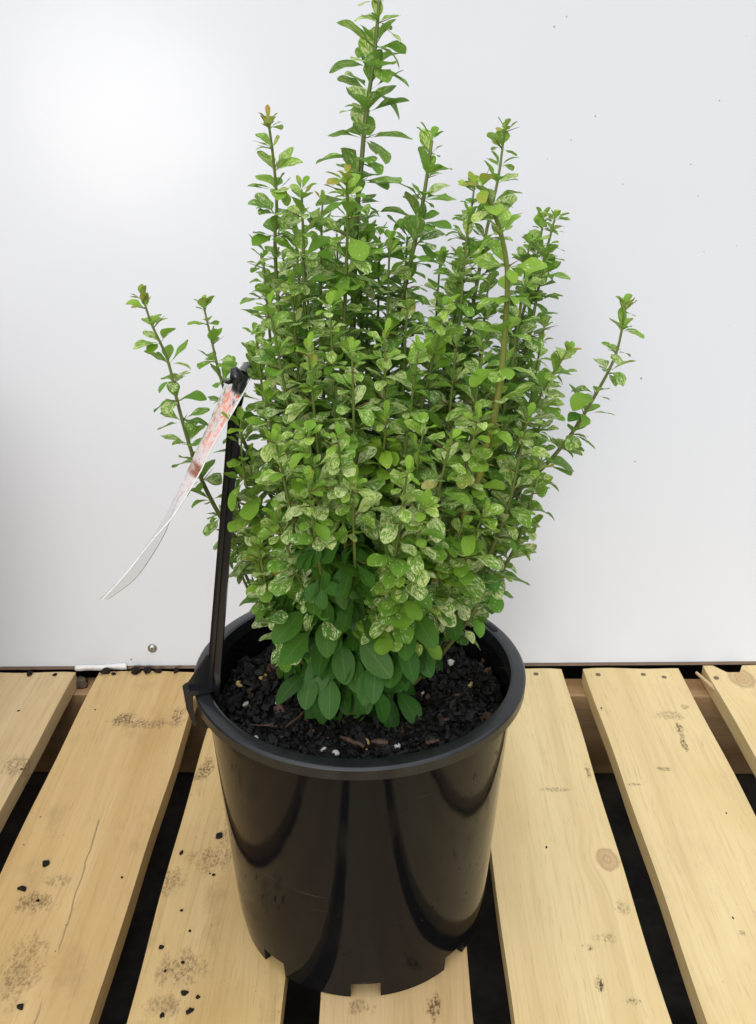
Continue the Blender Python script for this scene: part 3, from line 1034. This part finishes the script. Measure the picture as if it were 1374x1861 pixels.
# ------------------------------------------------------------------ the shrub
rng = np.random.default_rng(4)
random.seed(77)
T = np.array([0, 0.10, 0.20, 0.30, 0.42, 0.54, 0.66, 0.77, 0.86, 0.93, 0.975, 1.0])
S = np.array([-1, -0.55, 0, 0.55, 1.0])
NT_, NSV = len(T), len(S)


def prof(kind):
    w = np.zeros(NT_)
    for i, t in enumerate(T):
        pk, pet = (0.68, 0.15) if kind == 0 else (0.62, 0.24)
        if t < pet:
            w[i] = 0.055
        elif t < pk:
            f = (t - pet) / (pk - pet)
            f = math.sin(f * math.pi / 2) ** (1.25 if kind == 0 else 1.1)
            w[i] = 0.055 + 0.945 * f
        else:
            f = (t - pk) / (1 - pk)
            w[i] = (1 - f ** (2.4 if kind == 0 else 2.0)) ** 0.62 if f < 1 else 0.0
    w[-1] = 0.03
    return w


PROF = [prof(0), prof(1)]
FACES = []
for i in range(NT_ - 1):
    for k in range(NSV - 1):
        a = i * NSV + k
        FACES.append((a, a + 1, a + NSV + 1, a + NSV))
FACES = np.array(FACES)
TT = np.repeat(T, NSV)
SS = np.tile(S, NT_)


class Foliage:
    def __init__(self):
        self.v, self.kind, self.n = [], [], 0

    def leaf(self, base, d, nrm, L, W, varie, young, red, curl=0.4, fold=0.25, kind=0, wave=1.0, rnd=None):
        d = np.array(d); d = d / np.linalg.norm(d)
        nrm = np.array(nrm)
        nrm = nrm - d * nrm.dot(d)
        nrm = nrm / np.linalg.norm(nrm)
        side = np.cross(d, nrm)
        th = curl * TT
        if abs(curl) < 1e-3:
            X, Z = L * TT, 0 * TT
        else:
            X, Z = L * np.sin(th) / curl, -L * (1 - np.cos(th)) / curl
        w = np.repeat(PROF[kind], NSV) * W * 0.5
        ph, ph2 = rng.uniform(0, 6.3, 2)
        asym = 1 + 0.10 * np.sin(ph + 7 * TT) * np.sign(SS) * wave
        up = fold * np.abs(SS) * w + wave * 0.11 * w * np.abs(SS) ** 2 * np.sin(TT * 11 + ph2 + SS * 1.3)
        tw = rng.normal(0, 0.18) * TT
        y = SS * w * asym
        P = (np.array(base)[None, :] + d[None, :] * X[:, None] + (nrm[None, :]) * (Z + up * np.cos(tw) + y * np.sin(tw))[:, None] + side[None, :] * (y * np.cos(tw))[:, None])
        self.v.append(P)
        self.kind.append((varie, rng.uniform(0.2, 1.0) if rnd is None else rnd, young, red))
        self.n += 1

    def build(self, name, parent):
        nv = NT_ * NSV
        V = np.concatenate(self.v)
        F = np.concatenate([FACES + i * nv for i in range(self.n)])
        me = bpy.data.meshes.new(name)
        me.vertices.add(len(V))
        me.vertices.foreach_set('co', V.astype(np.float32).ravel())
        me.loops.add(F.size)
        me.loops.foreach_set('vertex_index', F.astype(np.int32).ravel())
        me.polygons.add(len(F))
        me.polygons.foreach_set('loop_start', (np.arange(len(F)) * 4).astype(np.int32))
        me.update(calc_edges=True)
        uv = me.uv_layers.new(name='leaf_uv')
        vi = F.ravel() % nv
        uv.data.foreach_set('uv', np.stack([SS[vi], TT[vi]], 1).astype(np.float32).ravel())
        ca = me.color_attributes.new('leaf_kind', 'FLOAT_COLOR', 'POINT')
        ca.data.foreach_set('color', np.repeat(np.array(self.kind), nv, axis=0).astype(np.float32).ravel())
        return link_mesh(name, me, M_LEAF, parent, smooth=True)


BASE = Vector((PC.x, PC.y + 0.015, SOIL_Z + 0.006))
shrub = empty('barberry_shrub', BASE)
tag(shrub, 'dense upright barberry shrub with cream speckled green leaves growing in the black pot', 'shrub')


def lerp3(a, b, f):
    return tuple(x * (1 - f) + y * f for x, y in zip(a, b))


def make_stem(pts, rad=0.0017, bare=0.12, vmean=0.62, lime=0.0, leafL=0.023, step=0.0165, tipred=0.3, stem_hue=None, dens=1.0, zmin=0.075, boost=1.05):
    n = 60
    C, L = catmull(pts, n)
    bm = bmesh.new()
    lay = bm.verts.layers.float_color.new('stem_col')
    low = stem_hue or (0.095, 0.080, 0.028)
    mid = stem_hue or (0.105, 0.135, 0.032)
    hi = (0.155, 0.215, 0.045)
    # stem with slight kinks at the nodes
    rads = [rad * 1.25 * (1.0 - 0.68 * (k / n) ** 1.6) for k in range(n + 1)]
    bm_tube(bm, C, rads, 7)
    bm.verts.ensure_lookup_table()
    for i, v in enumerate(bm.verts):
        f = min(1.0, (i // 7) / n)
        c = lerp3(low, mid, f / 0.5) if f < 0.5 else lerp3(mid, hi, (f - 0.5) / 0.5)
        v[lay] = c + (1.0,)
    fol = Foliage()
    zfar = random.uniform(0.03, 0.105)
    s = L * bare
    az = random.uniform(0, 6.3)
    while s < L:
        f = s / L
        x = f * n
        i = min(int(x), n - 1)
        p = C[i].lerp(C[i + 1], x - i)
        ax_ = (C[min(i + 2, n)] - C[max(i - 1, 0)]).normalized()
        endd = L - s
        tipk = max(0.0, 1 - endd / 0.05)                     # 0 .. 1 over the last 5 cm
        size = leafL * boost * (1 - 0.45 * tipk ** 1.5) * (1.10 - 0.14 * f)
        far = math.hypot(p.x - BASE.x, p.y - BASE.y) > 0.058 and zmin < 0.15
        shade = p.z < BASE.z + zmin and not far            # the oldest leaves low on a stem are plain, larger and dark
        if p.z < BASE.z + max(zfar if far else 0.035, zmin - 0.105):
            s += step
            continue
        sidev = ax_.orthogonal().normalized()
        b2 = ax_.cross(sidev)
        nl = max(2, int(round((random.choice((5, 6, 7, 7)) if tipk < 0.3 else random.choice((4, 5, 6))) * dens)))
        for q in range(nl):
            a = az + (0, 0.85, -0.85, 1.75, -1.75, 2.9, 2.3, -2.4, 0.4)[q % 9] + random.gauss(0, 0.28)
            e = random.gauss(0.50 + 0.30 * tipk, 0.32)
            if f < 0.45: e -= 0.5 * (0.45 - f) / 0.45
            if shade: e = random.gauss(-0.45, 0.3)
            hd = sidev * math.cos(a) + b2 * math.sin(a)
            d = hd * math.cos(e) + ax_ * math.sin(e)
            d = (d + Vector((0, 0, -0.10 * (1 - tipk)))).normalized()
            up = Vector((0, 0, 1)) * 0.6 + ax_ * 0.7 + Vector((random.gauss(0, 0.22), random.gauss(0, 0.22), 0))
            ll = size * random.uniform(0.55, 1.15) * (1.1 if q == 0 else 0.95)
            ww = ll * random.uniform(0.44, 0.62)
            vr = min(1, max(0, random.gauss(vmean + 0.08, 0.22)))
            if random.random() < 0.08: vr = 0.0
            rn = None
            yg = min(1, max(0, random.gauss(0.11 + lime + 0.28 * max(0, f - 0.35) + 0.42 * tipk, 0.12)))
            rd_ = 0.0
            if tipk > 0.75 and random.random() < tipred: rd_ = random.uniform(0.4, 0.9)
            elif random.random() < 0.006: rd_ = random.uniform(0.3, 0.7)
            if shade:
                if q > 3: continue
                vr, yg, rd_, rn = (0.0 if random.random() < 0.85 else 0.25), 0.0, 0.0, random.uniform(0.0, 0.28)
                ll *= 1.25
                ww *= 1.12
            fol.leaf(p + d * rads[i] * 0.5, d, up, ll, ww, vr, yg, rd_, rnd=rn, curl=random.gauss(0.55, 0.4), fold=random.uniform(0.05, 0.42), kind=0 if random.random() < 0.8 else 1)
        # spine
        if random.random() < 0.75:
            hd = sidev * math.cos(az + 0.3) + b2 * math.sin(az + 0.3)
            d = (hd + ax_ * 0.45).normalized()
            nb = len(bm.verts)
            sl_ = random.uniform(0.007, 0.013)
            bm_tube(bm, [p, p + d * sl_ * 0.5, p + d * sl_], [0.00050, 0.00034, 0.00008], 4)
            bm.verts.ensure_lookup_table()
            for v in list(bm.verts)[nb:]:
                v[lay] = (0.17, 0.095, 0.045, 1)
        az += 2.4 + random.gauss(0, 0.2)
        s += step * 0.82 * random.uniform(0.85, 1.15) * (1 - 0.35 * tipk)
    # terminal tuft
    ax_ = (C[n] - C[n - 3]).normalized()
    sidev = ax_.orthogonal().normalized(); b2 = ax_.cross(sidev)
    for q in range(random.choice((3, 4, 5))):
        a = q * 2.2 + random.uniform(0, 1)
        e = random.uniform(0.6, 1.2)
        d = (sidev * math.cos(a) + b2 * math.sin(a)) * math.cos(e) + ax_ * math.sin(e)
        fol.leaf(C[n], d, ax_ - d * 0.3 + Vector((0.01, 0, 0)), leafL * random.uniform(0.3, 0.55), leafL * random.uniform(0.13, 0.24), random.choice((0, 0, 0.3)), random.uniform(0.5, 0.9), random.uniform(0.2, 1.0) if random.random() < tipred else 0.0, curl=0.2, fold=0.3)
    so = from_bm('stem', bm, M_STEM, shrub, smooth=True)
    fol.build('foliage', so)
    return so


def root(dx, dy):
    return BASE + Vector((dx, dy, -0.008))


def px_path(pts, d0, d1, r=None):
    """photo points from tip to foot, depth running from d1 (tip) to d0 (foot)"""
    P = [at(u, v, PC.y + d1 + (d0 - d1) * (k / max(1, len(pts) - 1))) for k, (u, v) in enumerate(pts)]
    P = P[::-1]
    r0 = root(*(r or ((P[0].x - PC.x) * 0.35, d0 * 0.4)))
    return [r0] + P


# the stems one can follow in the photo
make_stem(px_path([(691, -25), (686, 40), (679, 110), (664, 218), (655, 320), (648, 400), (642, 560), (640, 800)], 0.0, 0.015), 0.0024, 0.10, 0.55, 0.24, 0.0245, 0.0165, 0.2, boost=1.12, dens=1.3)
make_stem(px_path([(488, 222), (497, 290), (503, 370), (500, 450), (512, 600), (560, 900)], -0.02, -0.045), 0.0018, 0.10, 0.5, 0.25, 0.020, 0.0165, 0.6, boost=1.0, dens=1.25)
make_stem(px_path([(548, 345), (551, 430), (556, 600), (580, 880)], -0.03, -0.06), 0.0017, 0.1, 0.6, 0.2, 0.021, 0.016, boost=1.0, dens=1.25)
make_stem(px_path([(586, 368), (584, 450), (584, 640), (600, 880)], -0.02, -0.02), 0.0016, 0.1, 0.6, 0.2, 0.019, 0.016, 0.8, boost=1.0, dens=1.25)
make_stem(px_path([(630, 320), (632, 400), (628, 520), (622, 740), (630, 900)], -0.03, -0.055), 0.0019, 0.1, 0.55, 0.25, 0.022, 0.016, 0.9, boost=1.0, dens=1.25)
make_stem(px_path([(785, 255), (768, 370), (745, 480), (722, 580), (700, 700), (680, 900)], -0.01, 0.0), 0.0025, 0.10, 0.45, 0.14, 0.025, 0.0175, 0.1, (0.075, 0.085, 0.025), boost=1.0, dens=1.25)
make_stem(px_path([(862, 340), (850, 430), (832, 540), (800, 700), (740, 900)], 0.03, 0.05), 0.0017, 0.1, 0.6, 0.12, 0.021, 0.0165, boost=1.0, dens=1.25)
make_stem(px_path([(917, 235), (906, 320), (884, 420), (862, 540), (830, 700), (760, 900)], 0.02, 0.045), 0.0019, 0.1, 0.55, 0.12, 0.0205, 0.0165, boost=1.0, dens=1.25)
# thick yellow-green shoot in front, nodding at its tip
make_stem(px_path([(868, 338), (880, 345), (895, 378), (914, 440), (922, 500), (919, 580), (908, 700), (880, 830), (835, 960), (785, 1070), (765, 1130)], -0.045, -0.085), 0.0027, 0.12, 0.35, 0.5, 0.018, 0.025, 0.9, (0.270, 0.270, 0.045), 1.15, boost=1.25)
make_stem(px_path([(1008, 398), (985, 490), (960, 620), (930, 740), (850, 920)], 0.03, 0.03), 0.0019, 0.1, 0.55, 0.05, 0.0215, 0.0155, boost=1.0, dens=1.25)
make_stem(px_path([(988, 398), (975, 470), (942, 600), (900, 740), (820, 920)], 0.01, 0.06), 0.0018, 0.1, 0.55, 0.05, 0.021, 0.0155, boost=1.0, dens=1.25)
make_stem(px_path([(1135, 556), (1130, 600), (1115, 655), (1075, 730), (1030, 800), (975, 862), (900, 930), (820, 1010)], 0.02, 0.02), 0.0018, 0.1, 0.45, 0.12, 0.0225, 0.0185, 0.5, None, 1.0, boost=1.0)
make_stem(px_path([(1030, 640), (990, 705), (950, 780), (890, 880), (800, 1000)], 0.02, -0.01), 0.0017, 0.1, 0.5, 0.05, 0.022, 0.0165, boost=1.0, dens=1.25)
make_stem(px_path([(261, 545), (276, 590), (305, 655), (325, 740), (348, 820), (375, 890), (415, 960), (480, 1040), (560, 1100)], 0.01, 0.01), 0.0018, 0.14, 0.4, 0.25, 0.0215, 0.0185, 0.9, None, 1.0, boost=1.0)
make_stem(px_path([(370, 556), (385, 620), (402, 690), (430, 770), (480, 880), (550, 1000)], 0.02, 0.03), 0.0017, 0.12, 0.45, 0.22, 0.021, 0.0175, 0.2, None, 1.0, boost=1.0)
# round-leaved sprig in front of the stake
make_stem(px_path([(438, 768), (440, 830), (452, 900), (490, 980)], -0.03, -0.05), 0.0014, 0.2, 0.1, 0.35, 0.025, 0.0185, 0.0, None, 0.7)
# lime shoots in the middle
make_stem(px_path([(702, 760), (695, 830), (672, 900), (650, 980)], -0.05, -0.08), 0.0016, 0.15, 0.15, 0.5, 0.021, 0.016, 0.0)
make_stem(px_path([(805, 560), (800, 600), (775, 700), (745, 850), (720, 1000)], -0.03, -0.045), 0.0017, 0.1, 0.45, 0.25, 0.022, 0.016, 0.0)
# filling stems: tip in the photo and how far in front of / behind the pot's middle it ends
FILL = [(535, 400, 0.02), (612, 425, 0.04), (668, 395, 0.04), (708, 440, -0.02), (852, 390, 0.0), (962, 445, 0.04), (740, 430, 0.03), 
        (478, 470, -0.01), (515, 470, 0.03), (465, 610, -0.03), (490, 560, -0.07), (530, 520, -0.05), (560, 640, -0.09), (600, 560, -0.08), (655, 470, 0.02),
        (690, 430, 0.03), (640, 640, -0.10), (700, 610, -0.07), (800, 470, 0.06), (835, 470, 0.02), (760, 640, -0.08), (830, 620, -0.03),
        (880, 620, -0.05), (930, 560, 0.05), (955, 510, 0.0), (990, 590, 0.05), (1000, 690, 0.06), (960, 760, -0.04), (985, 830, -0.01), 
        (870, 760, -0.08), (820, 800, -0.10), (880, 930, -0.07), (455, 850, -0.03), (430, 900, -0.01), (415, 940, 0.02),
        (480, 720, -0.06), (500, 800, -0.10), (560, 790, -0.115), (615, 800, -0.12), (560, 880, -0.12), (500, 930, -0.09), (460, 980, -0.04), (640, 880, -0.115),
        (740, 860, -0.12), (770, 920, -0.115), (840, 960, -0.07), (900, 985, -0.02), (420, 985, 0.03), (840, 820, 0.06), (520, 860, 0.06), (740, 560, -0.03), (555, 480, 0.04), (890, 500, 0.03), 
        (735, 1010, -0.10), (470, 1000, -0.05), (770, 780, -0.09), (940, 860, 0.03), (525, 610, -0.02), ]
for (u, v, dy) in FILL:
    tip = at(u, v, PC.y + dy)
    front = dy < -0.05
    rx, ry = (tip.x - PC.x) * (0.12 if front else 0.25) + random.gauss(0, 0.006), (-0.004 if front else dy * 0.25) + random.gauss(0, 0.005)
    r0 = root(rx, ry)
    h = max(tip.z - r0.z, 0.03)
    k1, k2 = (0.20, 0.72) if front else (0.50, 0.85)
    m1 = Vector((r0.x + (tip.x - r0.x) * k1, r0.y + (tip.y - r0.y) * k1, r0.z + h * 0.34))
    m2 = Vector((r0.x + (tip.x - r0.x) * k2, r0.y + (tip.y - r0.y) * k2, r0.z + h * 0.66))
    low = v > 850
    make_stem([r0, m1, m2, tip], 0.0016, 0.22, 0.62 if not low else 0.54, 0.0 + random.uniform(0, 0.16) - (0.05 if low else 0), random.uniform(0.0205, 0.0245), 0.0165, 0.05, zmin=(0.182 if 500 < u < 690 else 0.105 if u < 770 and u > 600 else 0.135) if dy < -0.05 else 0.105 if u < 540 else 0.09, boost=0.95)

# large plain leaves round the foot of the shrub
random.seed(9)
bas = Foliage()
for k in range(300):
    f = random.random()
    a = random.uniform(0, 2 * math.pi)
    if random.random() < 0.45: a = random.gauss(-math.pi / 2, 0.75)
    hz = random.uniform(0.010, 0.150)
    rr = random.uniform(0.014, 0.050) * (0.75 + 0.3 * hz / 0.1)
    p = BASE + Vector((math.cos(a) * rr, math.sin(a) * rr, hz))
    e = random.gauss(-0.80 + 2.5 * max(0, hz - 0.07), 0.30)
    a2 = a + random.gauss(0, 0.55)
    d = Vector((math.cos(a2) * math.cos(e), math.sin(a2) * math.cos(e), math.sin(e)))
    up = Vector((math.cos(a2), math.sin(a2), 0)) * 0.7 + Vector((random.gauss(0, 0.2), random.gauss(0, 0.2), 0.8))
    L = random.uniform(0.024, 0.048)
    bas.leaf(p, d, up, L, L * random.uniform(0.33, 0.46), 0.12 if random.random() < 0.15 else 0.0, 0.0, 0.0, curl=random.gauss(0.3, 0.3), fold=random.uniform(0.05, 0.28), kind=1, wave=0.5, rnd=random.uniform(0.0, 0.22))
for k in range(95):                          # the front of the skirt, facing the viewer's side and the sun
    a = random.gauss(-math.pi / 2, 0.85)
    hz = random.uniform(0.035, 0.175)
    rr = random.uniform(0.028, 0.062)
    p = BASE + Vector((math.cos(a) * rr * 1.1, math.sin(a) * rr, hz))
    e = random.gauss(-0.95 + 2.2 * max(0, hz - 0.07), 0.28)
    a2 = a + random.gauss(0, 0.6)
    d = Vector((math.cos(a2) * math.cos(e), math.sin(a2) * math.cos(e), math.sin(e)))
    up = Vector((math.cos(a2), math.sin(a2), 0)) * 0.8 + Vector((random.gauss(0, 0.25), random.gauss(0, 0.2), 0.6))
    L = random.uniform(0.026, 0.046)
    bas.leaf(p, d, up, L, L * random.uniform(0.33, 0.46), 0.12 if random.random() < 0.08 else 0.0, 0.0, 0.0, curl=random.gauss(0.3, 0.3), fold=random.uniform(0.05, 0.25), kind=1, wave=0.5, rnd=random.uniform(0.0, 0.22))
bas.build('basal_foliage', shrub)
# bigger bright leaves on top of the skirt, as in the photo
topl = Foliage()
TL = [(575, 1045, 566, 1112, 1.0), (622, 1010, 652, 1065, 0.95), (640, 1000, 680, 1030, 0.8), (600, 995, 580, 1050, 0.9), (545, 990, 545, 1030, 0.9), (595, 1120, 593, 1200, 1.0),
      (660, 1130, 715, 1165, 1.0), (655, 1160, 712, 1238, 1.0), (560, 1150, 508, 1210, 1.0), (550, 1110, 495, 1170, 0.9), (620, 1165, 628, 1250, 0.9), (750, 1110, 795, 1180, 0.9), (735, 1130, 738, 1205, 0.85), (675, 1220, 676, 1285, 0.85), (640, 1190, 650, 1265, 0.85), (600, 1230, 598, 1315, 0.7), (565, 1220, 552, 1295, 0.7), (590, 1060, 610, 1090, 0.7)]
for (u0, v0, u1, v1, b_) in TL:
    k = (v0 - 980) / 260
    y0 = PC.y - 0.062 - 0.006 * math.sin(u0) + 0.026 * k
    y1 = y0 - 0.022 - 0.010 * (1 - k)
    p0, p1 = at(u0, v0, y0), at(u1, v1, y1)
    d = p1 - p0
    stub = BASE + Vector(((p0.x - BASE.x) * 0.4, (p0.y - BASE.y) * 0.4, max(0.01, p0.z - BASE.z)))
    back = p0 - d * 0.30
    L = d.length * 1.22
    topl.leaf(back, d, Vector((random.gauss(0, 0.15), -0.75, 0.65)), L, max(L * 0.41, 0.015), 0.0, 0.02 + 0.13 * b_ * max(0, 1 - k), 0.0, curl=random.gauss(0.2, 0.12), fold=random.uniform(0.08, 0.2), kind=1, wave=0.3, rnd=random.uniform(0.08, 0.30))
topl.build('skirt_foliage', shrub)
